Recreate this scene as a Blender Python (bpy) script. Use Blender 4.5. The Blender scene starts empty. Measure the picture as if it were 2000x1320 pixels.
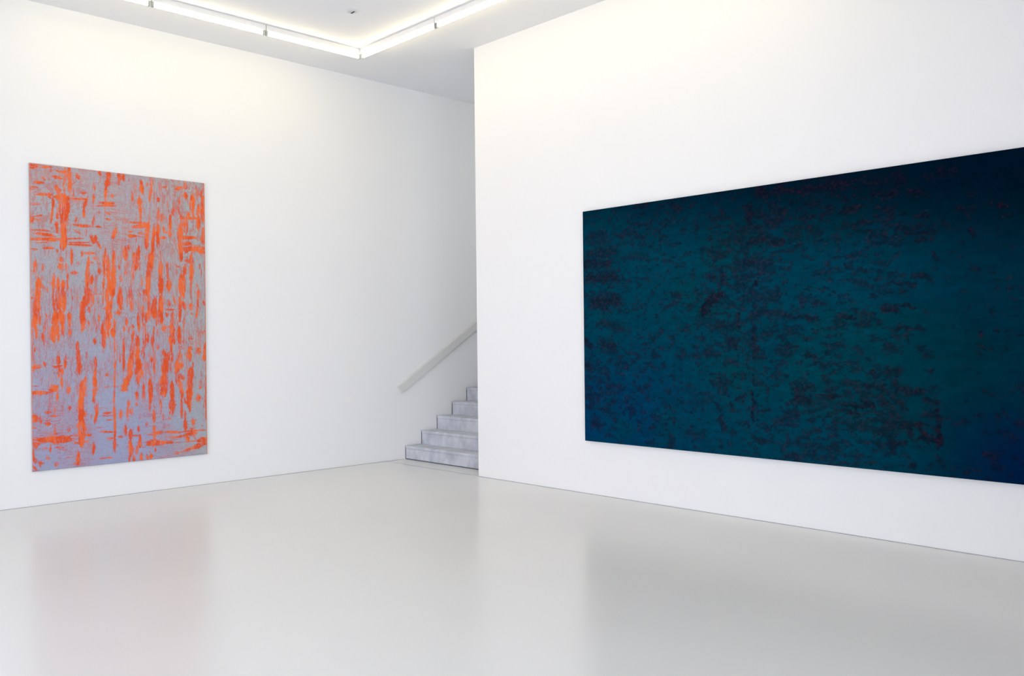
import bpy, bmesh, math
import numpy as np
from mathutils import Vector, Matrix

scene = bpy.context.scene
C = scene.collection

# ------------------------------------------------------------------ place
H = 4.898            # ceiling height
XE = 1.823           # left end of the right-hand wall (x), its face lies on y = 0
X_EAST, Y_REAR, Y_DEEP = 11.6, -10.3, 5.6
RISE, TREAD, STEP0 = 0.1782, 0.2690, 0.3304

# ------------------------------------------------------------------ helpers
def add_box(bm, x0, x1, y0, y1, z0, z1, bevel=0.0, seg=2):
    vs = [bm.verts.new(p) for p in ((x0,y0,z0),(x1,y0,z0),(x1,y1,z0),(x0,y1,z0),
                                    (x0,y0,z1),(x1,y0,z1),(x1,y1,z1),(x0,y1,z1))]
    fs = [bm.faces.new([vs[i] for i in f]) for f in
          ((3,2,1,0),(4,5,6,7),(0,1,5,4),(1,2,6,5),(2,3,7,6),(3,0,4,7))]
    if bevel:
        es = list({e for f in fs for e in f.edges})
        bmesh.ops.bevel(bm, geom=es, offset=bevel, segments=seg, profile=0.7, affect='EDGES')

def add_tube(bm, p0, p1, r, n=20, caps=True):
    p0, p1 = Vector(p0), Vector(p1)
    d = (p1 - p0).normalized()
    a = Vector((0,0,1)) if abs(d.z) < 0.9 else Vector((1,0,0))
    u = d.cross(a).normalized(); v = d.cross(u)
    r0, r1 = [], []
    for i in range(n):
        t = 2*math.pi*i/n
        o = (u*math.cos(t) + v*math.sin(t))*r
        r0.append(bm.verts.new(p0+o)); r1.append(bm.verts.new(p1+o))
    for i in range(n):
        j = (i+1) % n
        bm.faces.new((r0[i], r0[j], r1[j], r1[i]))
    if caps:
        bm.faces.new(r0[::-1]); bm.faces.new(r1)

def obj(name, bm, mat, parent=None, smooth=False):
    bmesh.ops.recalc_face_normals(bm, faces=bm.faces)
    me = bpy.data.meshes.new(name)
    bm.to_mesh(me); bm.free()
    if mat: me.materials.append(mat)
    if smooth:
        for p in me.polygons: p.use_smooth = True
    o = bpy.data.objects.new(name, me); C.objects.link(o)
    if parent: o.parent = parent
    return o

def box_obj(name, b, mat, parent=None, bevel=0.0):
    bm = bmesh.new(); add_box(bm, *b, bevel=bevel)
    return obj(name, bm, mat, parent)

def struct(name, bm, mat):
    o = obj(name, bm, mat); o['kind'] = 'structure'; return o

def thing(name, label, cat, loc=(0,0,0), group=None):
    o = bpy.data.objects.new(name, None); C.objects.link(o)
    o.empty_display_size = 0.1; o.location = loc
    o['label'] = label; o['category'] = cat
    if group: o['group'] = group
    return o

def s2l(c):
    return tuple((v/12.92 if v <= 0.04045 else ((v+0.055)/1.055)**2.4) for v in (x/255 for x in c))

# ------------------------------------------------------------------ materials
def new_mat(name):
    m = bpy.data.materials.new(name); m.use_nodes = True
    nt = m.node_tree
    return m, nt, nt.nodes['Principled BSDF']

def mix_color(nt, a, b, fac=None):
    n = nt.nodes.new('ShaderNodeMix'); n.data_type = 'RGBA'
    n.inputs['A'].default_value = (*a, 1); n.inputs['B'].default_value = (*b, 1)
    if fac is not None: nt.links.new(fac, n.inputs['Factor'])
    return n.outputs['Result']

def noise(nt, scale, detail=4, rough=0.55, vec=None):
    n = nt.nodes.new('ShaderNodeTexNoise')
    n.inputs['Scale'].default_value = scale; n.inputs['Detail'].default_value = detail
    n.inputs['Roughness'].default_value = rough
    if vec is not None: nt.links.new(vec, n.inputs['Vector'])
    return n.outputs['Fac']

def obj_coord(nt, scale=(1,1,1)):
    t = nt.nodes.new('ShaderNodeTexCoord'); mp = nt.nodes.new('ShaderNodeMapping')
    mp.inputs['Scale'].default_value = scale
    nt.links.new(t.outputs['Object'], mp.inputs['Vector'])
    return mp.outputs['Vector']

def bump(nt, b, height, strength, dist=0.002):
    n = nt.nodes.new('ShaderNodeBump')
    n.inputs['Strength'].default_value = strength; n.inputs['Distance'].default_value = dist
    nt.links.new(height, n.inputs['Height']); nt.links.new(n.outputs['Normal'], b.inputs['Normal'])

def ramp(nt, fac, stops):
    r = nt.nodes.new('ShaderNodeValToRGB')
    el = r.color_ramp.elements
    while len(el) < len(stops): el.new(0.5)
    for e, (p, c) in zip(el, stops):
        e.position = p; e.color = (*c, 1)
    nt.links.new(fac, r.inputs['Fac'])
    return r.outputs['Color']

def plaster(name, col, amt=0.02):
    m, nt, b = new_mat(name)
    v = obj_coord(nt)
    n1 = noise(nt, 0.9, 3, 0.5, v)
    c2 = tuple(x*(1-amt) for x in col)
    nt.links.new(mix_color(nt, col, c2, n1), b.inputs['Base Color'])
    b.inputs['Roughness'].default_value = 0.85
    b.inputs['Specular IOR Level'].default_value = 0.25
    bump(nt, b, noise(nt, 180, 2, 0.5, v), 0.04)
    return m

M_WALL = plaster('white_plaster', (0.87, 0.865, 0.85))
M_CEIL = plaster('ceiling_paint', (0.87, 0.87, 0.87))

def floor_material():
    m, nt, b = new_mat('poured_floor')
    v = obj_coord(nt)
    big = noise(nt, 0.45, 5, 0.6, v)
    nt.links.new(mix_color(nt, s2l(FLOOR_A), s2l(FLOOR_B), big), b.inputs['Base Color'])
    rr = nt.nodes.new('ShaderNodeMapRange')
    rr.inputs['To Min'].default_value = 0.21; rr.inputs['To Max'].default_value = 0.26
    nt.links.new(noise(nt, 1.1, 4, 0.6, v), rr.inputs['Value'])
    nt.links.new(rr.outputs['Result'], b.inputs['Roughness'])
    b.inputs['IOR'].default_value = 1.47
    return m
FLOOR_A, FLOOR_B = (229, 229, 226), (221, 221, 217)
M_FLOOR = floor_material()

def concrete_material():
    m, nt, b = new_mat('cast_concrete')
    v = obj_coord(nt)
    vs = obj_coord(nt, (1.0, 1.0, 0.8))
    cloud = noise(nt, 5, 6, 0.65, vs)
    col = ramp(nt, cloud, [(0.30, s2l((172, 175, 183))), (0.5, s2l((195, 198, 205))), (0.70, s2l((213, 215, 221)))])
    vor = nt.nodes.new('ShaderNodeTexVoronoi'); vor.inputs['Scale'].default_value = 38
    nt.links.new(v, vor.inputs['Vector'])
    pits = ramp(nt, vor.outputs['Distance'], [(0.03, s2l((120, 120, 128))), (0.07, (1, 1, 1))])
    n = nt.nodes.new('ShaderNodeMix'); n.data_type = 'RGBA'; n.blend_type = 'MULTIPLY'
    n.inputs['Factor'].default_value = 0.7
    nt.links.new(col, n.inputs['A']); nt.links.new(pits, n.inputs['B'])
    nt.links.new(n.outputs['Result'], b.inputs['Base Color'])
    b.inputs['Roughness'].default_value = 0.75
    bump(nt, b, cloud, 0.15, 0.004)
    return m
M_CONC = concrete_material()

def plain(name, col, rough=0.5, metal=0.0, spec=0.5):
    m, nt, b = new_mat(name)
    v = obj_coord(nt)
    c2 = tuple(x*0.95 for x in col)
    nt.links.new(mix_color(nt, col, c2, noise(nt, 12, 3, 0.5, v)), b.inputs['Base Color'])
    b.inputs['Roughness'].default_value = rough; b.inputs['Metallic'].default_value = metal
    b.inputs['Specular IOR Level'].default_value = spec
    return m
M_RAIL = plain('rail_paint', (0.72, 0.72, 0.69), 0.35)
M_LAMP = plain('white_enamel', (0.83, 0.83, 0.82), 0.35)
M_SOCKET = plain('socket_plastic', (0.42, 0.45, 0.42), 0.4)
M_JOINT_SHADE = plain('joint_and_shade', (0.36, 0.36, 0.37), 0.8)
M_STRIP = plain('gap_shade', (0.10, 0.10, 0.13), 0.9)
M_DARK = plain('dark_slot', (0.04, 0.04, 0.04), 0.7)
M_SENSOR = plain('sensor_plastic', (0.66, 0.67, 0.68), 0.45)
M_ALU = plain('window_aluminium', (0.45, 0.46, 0.47), 0.4, 0.6)
M_LINEN = plain('raw_canvas_edge', s2l((176, 190, 192)), 0.9, 0, 0.2)
M_WOOD = plain('stretcher_pine', (0.55, 0.42, 0.28), 0.7)
M_PAVE = plain('outside_paving', (0.42, 0.42, 0.41), 0.9)

def tube_material():
    m = bpy.data.materials.new('lit_fluorescent_tube'); m.use_nodes = True
    nt = m.node_tree; nt.nodes.clear()
    o = nt.nodes.new('ShaderNodeOutputMaterial'); e = nt.nodes.new('ShaderNodeEmission')
    e.inputs['Color'].default_value = TUBE_COLOR; e.inputs['Strength'].default_value = TUBE_STRENGTH
    nt.links.new(e.outputs[0], o.inputs['Surface'])
    return m
TUBE_COLOR = (1.0, 0.87, 0.52, 1); TUBE_STRENGTH = 20.0
M_TUBE = tube_material()

def glass_material():
    m = bpy.data.materials.new('window_glass'); m.use_nodes = True
    nt = m.node_tree; nt.nodes.clear()
    o = nt.nodes.new('ShaderNodeOutputMaterial')
    mx = nt.nodes.new('ShaderNodeMixShader'); f = nt.nodes.new('ShaderNodeFresnel')
    f.inputs['IOR'].default_value = 1.45
    t = nt.nodes.new('ShaderNodeBsdfTransparent'); g = nt.nodes.new('ShaderNodeBsdfGlossy')
    t.inputs['Color'].default_value = (0.96, 0.98, 0.97, 1); g.inputs['Roughness'].default_value = 0.02
    nt.links.new(f.outputs[0], mx.inputs[0]); nt.links.new(t.outputs[0], mx.inputs[1])
    nt.links.new(g.outputs[0], mx.inputs[2]); nt.links.new(mx.outputs[0], o.inputs['Surface'])
    return m
M_GLASS = glass_material()

def paint_material(name, rough, spec, weave, relief=0.0):
    """pigment comes from the colour laid down on the canvas mesh, broken up by a woven thread pattern"""
    m, nt, b = new_mat(name)
    a = nt.nodes.new('ShaderNodeVertexColor'); a.layer_name = 'pigment'
    v = obj_coord(nt)
    th = noise(nt, 260, 2, 0.6, v)
    n = nt.nodes.new('ShaderNodeMix'); n.data_type = 'RGBA'; n.blend_type = 'MULTIPLY'
    n.inputs['Factor'].default_value = 1.0
    nt.links.new(a.outputs['Color'], n.inputs['A'])
    nt.links.new(ramp(nt, th, [(0.3, (1-weave,)*3), (0.7, (1+weave*0.5,)*3)]), n.inputs['B'])
    nt.links.new(n.outputs['Result'], b.inputs['Base Color'])
    b.inputs['Roughness'].default_value = rough
    b.inputs['Specular IOR Level'].default_value = spec
    bump(nt, b, th, 0.15, 0.001)
    return m
M_PAINT_L = paint_material('orange_and_grey_paint', 0.75, 0.2, 0.10)
M_PAINT_R = paint_material('deep_teal_paint', 0.95, 0.0, 0.06)

# ------------------------------------------------------------------ shell
def wall(name, *boxes):
    bm = bmesh.new()
    for b in boxes: add_box(bm, *b)
    return struct(name, bm, M_WALL)

bm = bmesh.new(); add_box(bm, -0.3, X_EAST+0.3, Y_REAR-0.3, Y_DEEP+0.3, -0.25, 0.0)
struct('floor', bm, M_FLOOR)
bm = bmesh.new(); add_box(bm, -0.3, X_EAST+0.3, Y_REAR-0.3, Y_DEEP+0.3, H, H+0.25)
struct('ceiling', bm, M_CEIL)
wall('wall_left', (-0.3, 0, Y_REAR-0.3, Y_DEEP+0.3, 0, H))
# the big right-hand wall returns at its left end and runs back beside the stairs
wall('wall_right', (XE, X_EAST+0.3, 0, 0.3, 0, H), (XE, XE+0.3, 0.3, Y_DEEP, 0, H))
SX0, SX1, SZ0, SZ1 = 0.25, 1.55, 3.25, 4.60  # opening for the added stairwell window
wall('wall_stairwell', (0, XE+0.3, Y_DEEP, Y_DEEP+0.3, 0, SZ0), (0, XE+0.3, Y_DEEP, Y_DEEP+0.3, SZ1, H),
     (0, SX0, Y_DEEP, Y_DEEP+0.3, SZ0, SZ1), (SX1, XE+0.3, Y_DEEP, Y_DEEP+0.3, SZ0, SZ1))
# wall behind the camera and the one beside it, each with a glazed opening
RX0, RX1, RZ0, RZ1 = 2.4, 7.9, 0.05, 3.0
wall('wall_rear', (-0.3, RX0, Y_REAR-0.3, Y_REAR, 0, H), (RX1, X_EAST+0.3, Y_REAR-0.3, Y_REAR, 0, H),
     (RX0, RX1, Y_REAR-0.3, Y_REAR, 0, RZ0), (RX0, RX1, Y_REAR-0.3, Y_REAR, RZ1, H))
EY0, EY1, EZ0, EZ1 = -9.4, -3.6, 0.05, 3.0
wall('wall_east', (X_EAST, X_EAST+0.3, Y_REAR-0.3, EY0, 0, H), (X_EAST, X_EAST+0.3, EY1, 0.3, 0, H),
     (X_EAST, X_EAST+0.3, EY0, EY1, 0, EZ0), (X_EAST, X_EAST+0.3, EY0, EY1, EZ1, H))

def window(name, a0, a1, z0, z1, place, n):
    """place(a, d, z) -> point; a runs along the wall, d into it"""
    def bx(bm, A0, A1, d0, d1, Z0, Z1):
        p, q = place(A0, d0, Z0), place(A1, d1, Z1)
        add_box(bm, min(p[0],q[0]), max(p[0],q[0]), min(p[1],q[1]), max(p[1],q[1]), Z0, Z1)
    bm = bmesh.new()
    bx(bm, a0, a1, .10, .16, z0, z0+.06); bx(bm, a0, a1, .10, .16, z1-.06, z1)
    for k in range(n+1):
        c = a0+.03 + (a1-a0-.06)*k/n
        bx(bm, c-.03, c+.03, .10, .16, z0+.06, z1-.06)
    fr = struct(name, bm, M_ALU)
    bm = bmesh.new()
    for k in range(n):
        c0 = a0+.03 + (a1-a0-.06)*k/n + .03; c1 = a0+.03 + (a1-a0-.06)*(k+1)/n - .03
        bx(bm, c0, c1, .125, .135, z0+.06, z1-.06)
    obj('pane', bm, M_GLASS, fr)
window('window_1', RX0, RX1, RZ0, RZ1, lambda a, d, z: (a, Y_REAR-d, z), 5)
window('window_2', EY0, EY1, EZ0, EZ1, lambda a, d, z: (X_EAST+d, a, z), 4)
window('fill_window', SX0, SX1, SZ0, SZ1, lambda a, d, z: (a, Y_DEEP+d, z), 1)  # unseen window added to brighten the stairwell
bm = bmesh.new()
add_box(bm, -12, 26, -28, Y_REAR-0.3, -0.3, -0.05); add_box(bm, X_EAST+0.3, 26, Y_REAR-0.3, 10, -0.3, -0.05)
struct('floor_outside', bm, M_PAVE)

# grey strips for the shadow line along the walls; a joint before the stairs
bm = bmesh.new(); add_box(bm, 0.0005, 0.005, Y_REAR, STEP0-0.02, 0.0003, 0.003); struct('shade_line_1', bm, M_JOINT_SHADE)
bm = bmesh.new(); add_box(bm, XE, X_EAST, -0.006, -0.0005, 0.0003, 0.003); struct('shade_line_2', bm, M_JOINT_SHADE)
bm = bmesh.new(); add_box(bm, 0.006, XE-0.001, 0.014, 0.022, 0.0002, 0.0012); struct('trim_3', bm, M_JOINT_SHADE)

# ------------------------------------------------------------------ staircase
st = thing('staircase', 'grey cast concrete stairs rising along the left wall behind the white wall', 'stairs', (0.9, STEP0, 0))
NS = 17
for k in range(NS):
    y0 = STEP0 + k*TREAD
    bm = bmesh.new()
    zb = 0.010 if k == 0 else k*RISE - 0.10
    # riser block with a slightly proud tread slab on top
    add_box(bm, 0.012, XE-0.012, y0+0.003, y0+TREAD+0.05, zb, (k+1)*RISE-0.036, 0.002, 1)
    add_box(bm, 0.012, XE-0.012, y0, y0+TREAD+0.02, (k+1)*RISE-0.035, (k+1)*RISE, 0.004, 2)
    o = obj('step', bm, M_CONC, st)
    o.location = (-0.9, -STEP0, 0)
bm = bmesh.new()      # dark strip painting in the shadow gap beside the steps and under the first riser
for k in range(NS):
    y0 = STEP0 + k*TREAD
    add_box(bm, 0.0015, 0.0105, y0+0.002, y0+TREAD+0.02, max(0.001, k*RISE-0.02), (k+1)*RISE-0.003)
add_box(bm, 0.012, XE-0.012, STEP0+0.001, STEP0+0.04, 0.0008, 0.0095)
o = obj('gap_shade_strip', bm, M_STRIP, st); o.location = (-0.9, -STEP0, 0)
bm = bmesh.new()      # sloping soffit carrying the steps
yl = STEP0 + NS*TREAD
vs = [bm.verts.new(p) for p in ((0.03,STEP0+.05,0.0005),(XE-0.03,STEP0+.05,0.0005),(XE-0.03,STEP0+.3,0.0005),(0.03,STEP0+.3,0.0005),
      (0.03,yl,NS*RISE-.12),(XE-0.03,yl,NS*RISE-.12),(XE-0.03,yl,NS*RISE-.32),(0.03,yl,NS*RISE-.32))]
for f in ((0,1,2,3),(0,4,5,1),(3,2,6,7),(0,3,7,4),(1,5,6,2),(4,7,6,5)): bm.faces.new([vs[i] for i in f])
o = obj('stringer', bm, M_CONC, st); o.location = (-0.9, -STEP0, 0)
bm = bmesh.new(); add_box(bm, 0.012, XE-0.012, yl+0.03, Y_DEEP-0.01, NS*RISE-0.2, NS*RISE)
o = obj('landing', bm, M_CONC, st); o.location = (-0.9, -STEP0, 0)

# ------------------------------------------------------------------ handrail
hr = thing('handrail', 'flat white handrail sloping up the left wall above the concrete stairs', 'handrail', (0.0, 0.233, 0.92))
sl = math.atan2(0.625, 1.0)
d = Vector((0, math.cos(sl), math.sin(sl))); up = Vector((0, -math.sin(sl), math.cos(sl)))
Lr = 5.2
p_top = Vector((0, 0.209, 0.960))
bm = bmesh.new()
pts = []
for x in (0.002, 0.042):
    for (s, t) in ((0, 0), (Lr, 0), (Lr, -0.099), (0, -0.099)):
        q = p_top + d*s + up*t
        pts.append(bm.verts.new((x, q.y, q.z)))
for f in ((0,1,2,3),(4,7,6,5),(0,4,5,1),(1,5,6,2),(2,6,7,3),(3,7,4,0)): bm.faces.new([pts[i] for i in f])
bmesh.ops.bevel(bm, geom=list(bm.edges), offset=0.003, segments=2, affect='EDGES')
o = obj('rail', bm, M_RAIL, hr); o.location = -Vector(hr.location)

# ------------------------------------------------------------------ batten lights
BW, BH = 0.060, 0.056       # batten body
TZ = H - BH - 0.032         # tube axis
TR = 0.014
TUBES = []
def make_batten(length, label, loc, rz, group="bare fluorescent battens in a rectangle under the ceiling"):
    """runs along +X from loc, lies under the ceiling"""
    t = thing('ceiling_light', label, 'ceiling light', loc, group)
    t.rotation_euler = (0, 0, rz)
    bm = bmesh.new(); add_box(bm, 0.002, length-0.002, -BW/2, BW/2, -BH, -0.001, 0.003, 2)
    obj('housing', bm, M_LAMP, t)
    bm = bmesh.new(); add_tube(bm, (0.030, 0, -BH-0.032), (length-0.030, 0, -BH-0.032), TR, 20)
    TUBES.append(obj('tube', bm, M_TUBE, t, True))
    for a, b in ((0.006, 0.027), (length-0.027, length-0.006)):
        bm = bmesh.new()
        add_box(bm, a, b, -0.013, 0.013, -BH-0.050, -BH-0.001, 0.003, 2)
        obj('lamp_holder', bm, M_SOCKET, t)
    return t
LX, LY = 0.905, -0.925      # corner of the rectangle of battens
PY, PX, NY, NX = 1.20, 1.345, 3, 4
left_labels = ['bare tube batten along the left wall, nearest the lit far corner',
               'bare tube batten along the left wall, second from the far corner',
               'bare tube batten along the left wall, cut by the top edge of the photo']
right_labels = ['bare tube batten parallel to the right wall, nearest the far corner',
                'bare tube batten parallel to the right wall, cut by the top edge of the photo']
rest = 'bare fluorescent batten under the ceiling, outside the top of the photo'
yend = LY - PY*NY; xend = LX + PX*NX
for k in range(NY):
    make_batten(PY-0.004, left_labels[k] if k < 3 else rest, (LX, LY-0.002-PY*k, H), -math.pi/2)
    make_batten(PY-0.004, rest, (xend+0.07, LY-0.034-PY*k, H), -math.pi/2)
for k in range(NX):
    make_batten(PX-0.004, right_labels[k] if k < 2 else rest, (LX+0.034+PX*k, LY, H), 0)
    make_batten(PX-0.004, rest, (LX+0.034+PX*k, yend-0.004, H), 0)

# ------------------------------------------------------------------ ceiling sensor
sn = thing('ceiling_sensor', 'small round white ceiling disc with a dark slot', 'sensor', (1.862, -1.668, H))
bm = bmesh.new()
prof = [(0.0, -0.010), (0.040, -0.010), (0.058, -0.006), (0.064, -0.001)]
rings = []
for r, z in prof[1:]:
    rings.append([bm.verts.new((r*math.cos(2*math.pi*i/40), r*math.sin(2*math.pi*i/40), z)) for i in range(40)])
c0 = bm.verts.new((0, 0, prof[0][1]))
for i in range(40):
    j = (i+1) % 40
    bm.faces.new((c0, rings[0][j], rings[0][i]))
    for a, b in zip(rings, rings[1:]): bm.faces.new((a[i], a[j], b[j], b[i]))
bm.faces.new(rings[-1])
obj('cover', bm, M_SENSOR, sn, True)
bm = bmesh.new(); add_box(bm, -0.030, 0.030, -0.006, 0.006, -0.016, -0.0095, 0.001, 1)
o = obj('slot', bm, M_DARK, sn); o.rotation_euler = (0, 0, math.radians(-5))

# ------------------------------------------------------------------ paintings
_seed = np.random.RandomState
def vnoise(x, y, seed):
    """smooth value noise on arrays"""
    rs = _seed(seed); G = rs.rand(257, 257)
    xi = np.floor(x).astype(int); yi = np.floor(y).astype(int)
    fx = x-xi; fy = y-yi
    fx = fx*fx*(3-2*fx); fy = fy*fy*(3-2*fy)
    a = G[yi % 257, xi % 257]; b = G[yi % 257, (xi+1) % 257]
    c = G[(yi+1) % 257, xi % 257]; d_ = G[(yi+1) % 257, (xi+1) % 257]
    return (a*(1-fx)+b*fx)*(1-fy) + (c*(1-fx)+d_*fx)*fy
def fbm(x, y, seed, octs=4, gain=0.5):
    s = 0; a = 1; t = 0
    for k in range(octs):
        s = s + a*vnoise(x*2**k+17.3*k, y*2**k+9.1*k, seed+k); t += a; a *= gain
    return s/t
def sstep(e0, e1, x):
    t = np.clip((x-e0)/(e1-e0), 0, 1); return t*t*(3-2*t)

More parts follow.
